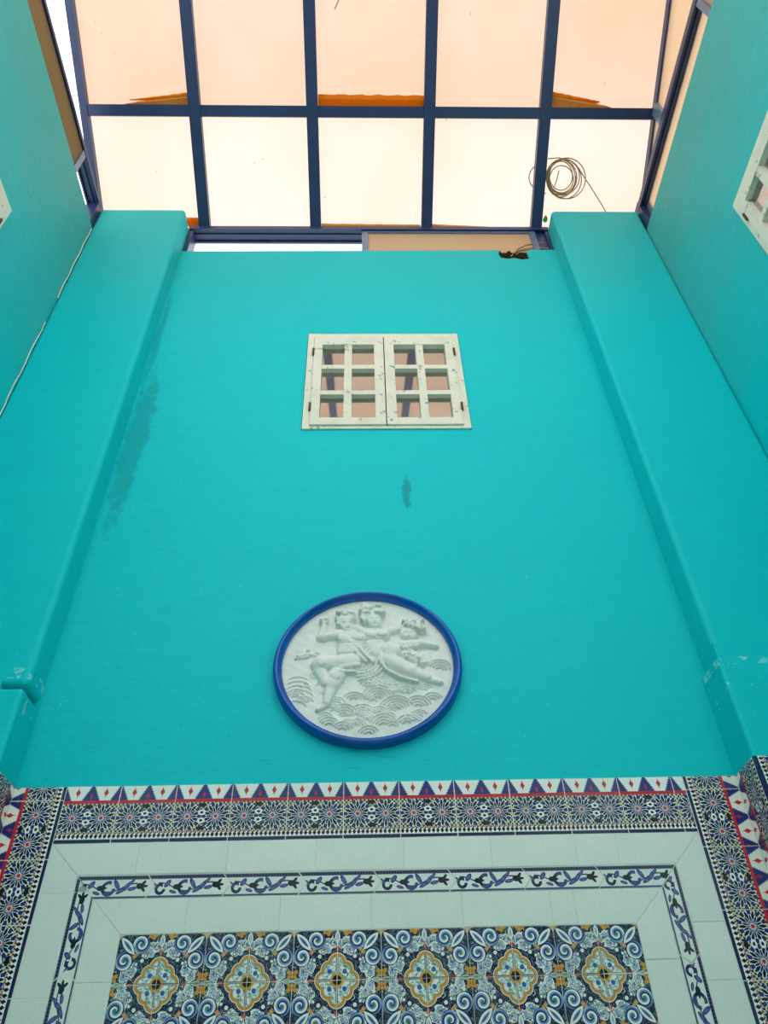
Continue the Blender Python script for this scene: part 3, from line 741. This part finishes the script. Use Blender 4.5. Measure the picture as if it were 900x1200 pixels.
def relief(x, y):
    h = 0.0; hs = []
    for ax, ay, r0, bx, by, r1, H, base in blobs:
        dx, dy = bx-ax, by-ay; L = dx*dx+dy*dy; t = max(0, min(1, ((x-ax)*dx+(y-ay)*dy)/L)) if L else 0
        r = r0+(r1-r0)*t; d = math.hypot(x-ax-dx*t, y-ay-dy*t)/r
        if d < 1: hs.append(base*min(1, (1-d)*5)+H*math.sqrt(1-d*d)*0.75)
    body = 0.0
    if hs:
        hs.sort(); body = hs[-1]
        if len(hs) > 1: body += 0.06*max(0, 1-(hs[-1]-hs[-2])*5)
    for cx, cy, r, a0, a1, wd, H in ridges:
        d = math.hypot(x-cx, y-cy)
        if abs(d-r) < wd:
            a = math.atan2(y-cy, x-cx)
            for s in (0, 2*math.pi, -2*math.pi):
                if a0 <= a+s <= a1:
                    e = min(1, (a+s-a0)*5, (a1-a-s)*5); h = max(h, H*e*(1-((d-r)/wd)**2)); break
    z = max(body, h)
    if body > 0 and h > 0: z = max(z, body*0.8+h*0.4) if h > .25 else z
    for cx, cy, r, H in knobs:
        d = math.hypot(x-cx, y-cy)/r
        if d < 1: z = max(z, H-0.22+0.24*math.sqrt(1-d*d))
    for cx, cy, rx, ry, D_ in dents:
        d = ((x-cx)/rx)**2+((y-cy)/ry)**2
        if d < 3: z -= D_*math.exp(-d*1.2)
    for (cx, cy), H in nose:
        d = ((x-cx)/0.02)**2+((y-cy)/0.035)**2
        if d < 3: z += H*math.exp(-d)
    z += 0.012*math.sin(x*41+y*9)*math.sin(y*37-x*5)
    return z
N = 220; RR = 0.340; bm = bmesh.new(); grid = {}
for i in range(N+1):
    for j in range(N+1):
        u_, v_ = i/N*2-1, j/N*2-1
        if u_*u_+v_*v_ <= 1.0: grid[i, j] = bm.verts.new((u_*RR, -0.012-0.048*relief(u_/0.985, v_/0.985), v_*RR))
for i in range(N):
    for j in range(N):
        k = [grid.get(q) for q in ((i, j), (i+1, j), (i+1, j+1), (i, j+1))]
        k = [q for q in k if q]
        if len(k) >= 3: bm.faces.new(k)
obj('relief', bm, M_PLASTER, med, smooth=True)
bm = bmesh.new(); bmesh.ops.create_cone(bm, cap_ends=True, segments=64, radius1=0.338, radius2=0.338, depth=0.010, matrix=Matrix.Translation((0, -0.005, 0)) @ Matrix.Rotation(math.pi/2, 4, 'X'))
obj('back_plate', bm, M_PLASTER, med)

# coil of cable lying on the roof sheets
def on_roof(px, py, wv):
    d = c_rt*((px-450)/F_PX)+c_up*((600-py)/F_PX)+c_fwd
    s_, c_ = math.sin(math.radians(24)), math.cos(math.radians(24)); nrm = Vector((0, s_, c_)); p0 = roof_local(0, 0, wv); o_ = Vector((0, 0, 1.6))
    return o_+d*((p0-o_).dot(nrm)/d.dot(nrm))
bm = bmesh.new(); rk = random.Random(11); WV = 0.046
def loop(cx, cy, rx, ry, a0, a1, n=40): return [on_roof(cx+rx*math.cos(math.radians(a0+(a1-a0)*k/n)), cy+ry*math.sin(math.radians(a0+(a1-a0)*k/n)), WV+0.003+0.006*rk.random()) for k in range(n+1)]
for cx, cy, rx, ry in ((658, 208, 18, 21), (657, 209, 17, 22), (659, 208, 16, 19), (660, 207, 19, 21), (658, 210, 14, 16), (661, 210, 20, 23), (664, 209, 22, 24), (657, 206, 13.5, 17)):
    add_tube(bm, loop(cx+rk.uniform(-.5, .5), cy, rx, ry, rk.uniform(0, 360), rk.uniform(0, 360)+520), 0.0042, 5)
add_tube(bm, [on_roof(px, py, WV+0.005) for px, py in ((642, 186), (655, 185), (668, 188), (678, 197), (686, 210), (694, 222), (704, 238), (712, 252))], 0.004, 5)
add_tube(bm, loop(644, 208, 24, 19, 100, 260), 0.004, 5)
add_tube(bm, [on_roof(px, py, WV+0.005) for px, py in ((655, 200), (652, 212), (649, 220))], 0.004, 5)
tag(obj('cable_coil', bm, M_WIRE), 'loose coil of thin grey brown cable tucked against a roof sheet', 'cable')
WV = 0.052; bm = bmesh.new()
lp = [on_roof(px, py, WV+0.004) for px, py in ((636, 258), (638, 254), (640, 252), (642, 256), (641, 260), (638, 261))]
a_ = [bm.verts.new(p) for p in lp]; b_ = [bm.verts.new(p+Vector((0, 0, 0.004))) for p in lp]
bm.faces.new(a_); bm.faces.new(b_[::-1])
for i in range(6): bm.faces.new((a_[i], b_[i], b_[(i+1) % 6], a_[(i+1) % 6]))
tag(obj('fallen_leaf', bm, M_LEAF), 'small green leaf stuck to the roof sheet near the cable coil', 'leaf')
bm = bmesh.new(); add_tube(bm, [on_roof(px, py, WV+0.003) for px, py in ((392, 11), (394, 7), (396, 2), (399, -4), (401, -9))], 0.004, 5)
tag(obj('twig', bm, M_WIRE), 'short dark twig stuck to an upper roof sheet', 'twig')
# white cable in the corner of left wall and pillar
wc = tag(empty('corner_cable', (XL, YP, 4.5)), 'thin white cable running down the corner beside the damp pillar', 'cable')
for z0, z1 in ((6.60, 5.72), (5.46, 4.3)):
    bm = bmesh.new(); add_tube(bm, [(0.004+0.003*math.sin(k*1.7), -0.004, z0+(z1-z0)*k/12-4.5) for k in range(13)], 0.0032, 6)
    obj('cable_length', bm, M_WCABLE, wc)
# loose wires out of the broken notch
bm = bmesh.new()
for pts in ([(1.08, 2.693, 6.53), (1.12, 2.69, 6.60), (1.20, 2.70, 6.68), (1.30, 2.72, 6.74), (1.37, 2.73, 6.76)], [(1.10, 2.694, 6.53), (1.15, 2.70, 6.61), (1.24, 2.71, 6.65), (1.36, 2.72, 6.66)], [(1.06, 2.70, 6.51), (1.11, 2.685, 6.57), (1.16, 2.70, 6.60), (1.22, 2.71, 6.63)]):
    add_tube(bm, pts, 0.006, 6)
tag(obj('loose_wires', bm, M_WIRE), 'loose dark wires sticking out of the broken wall top', 'wires')
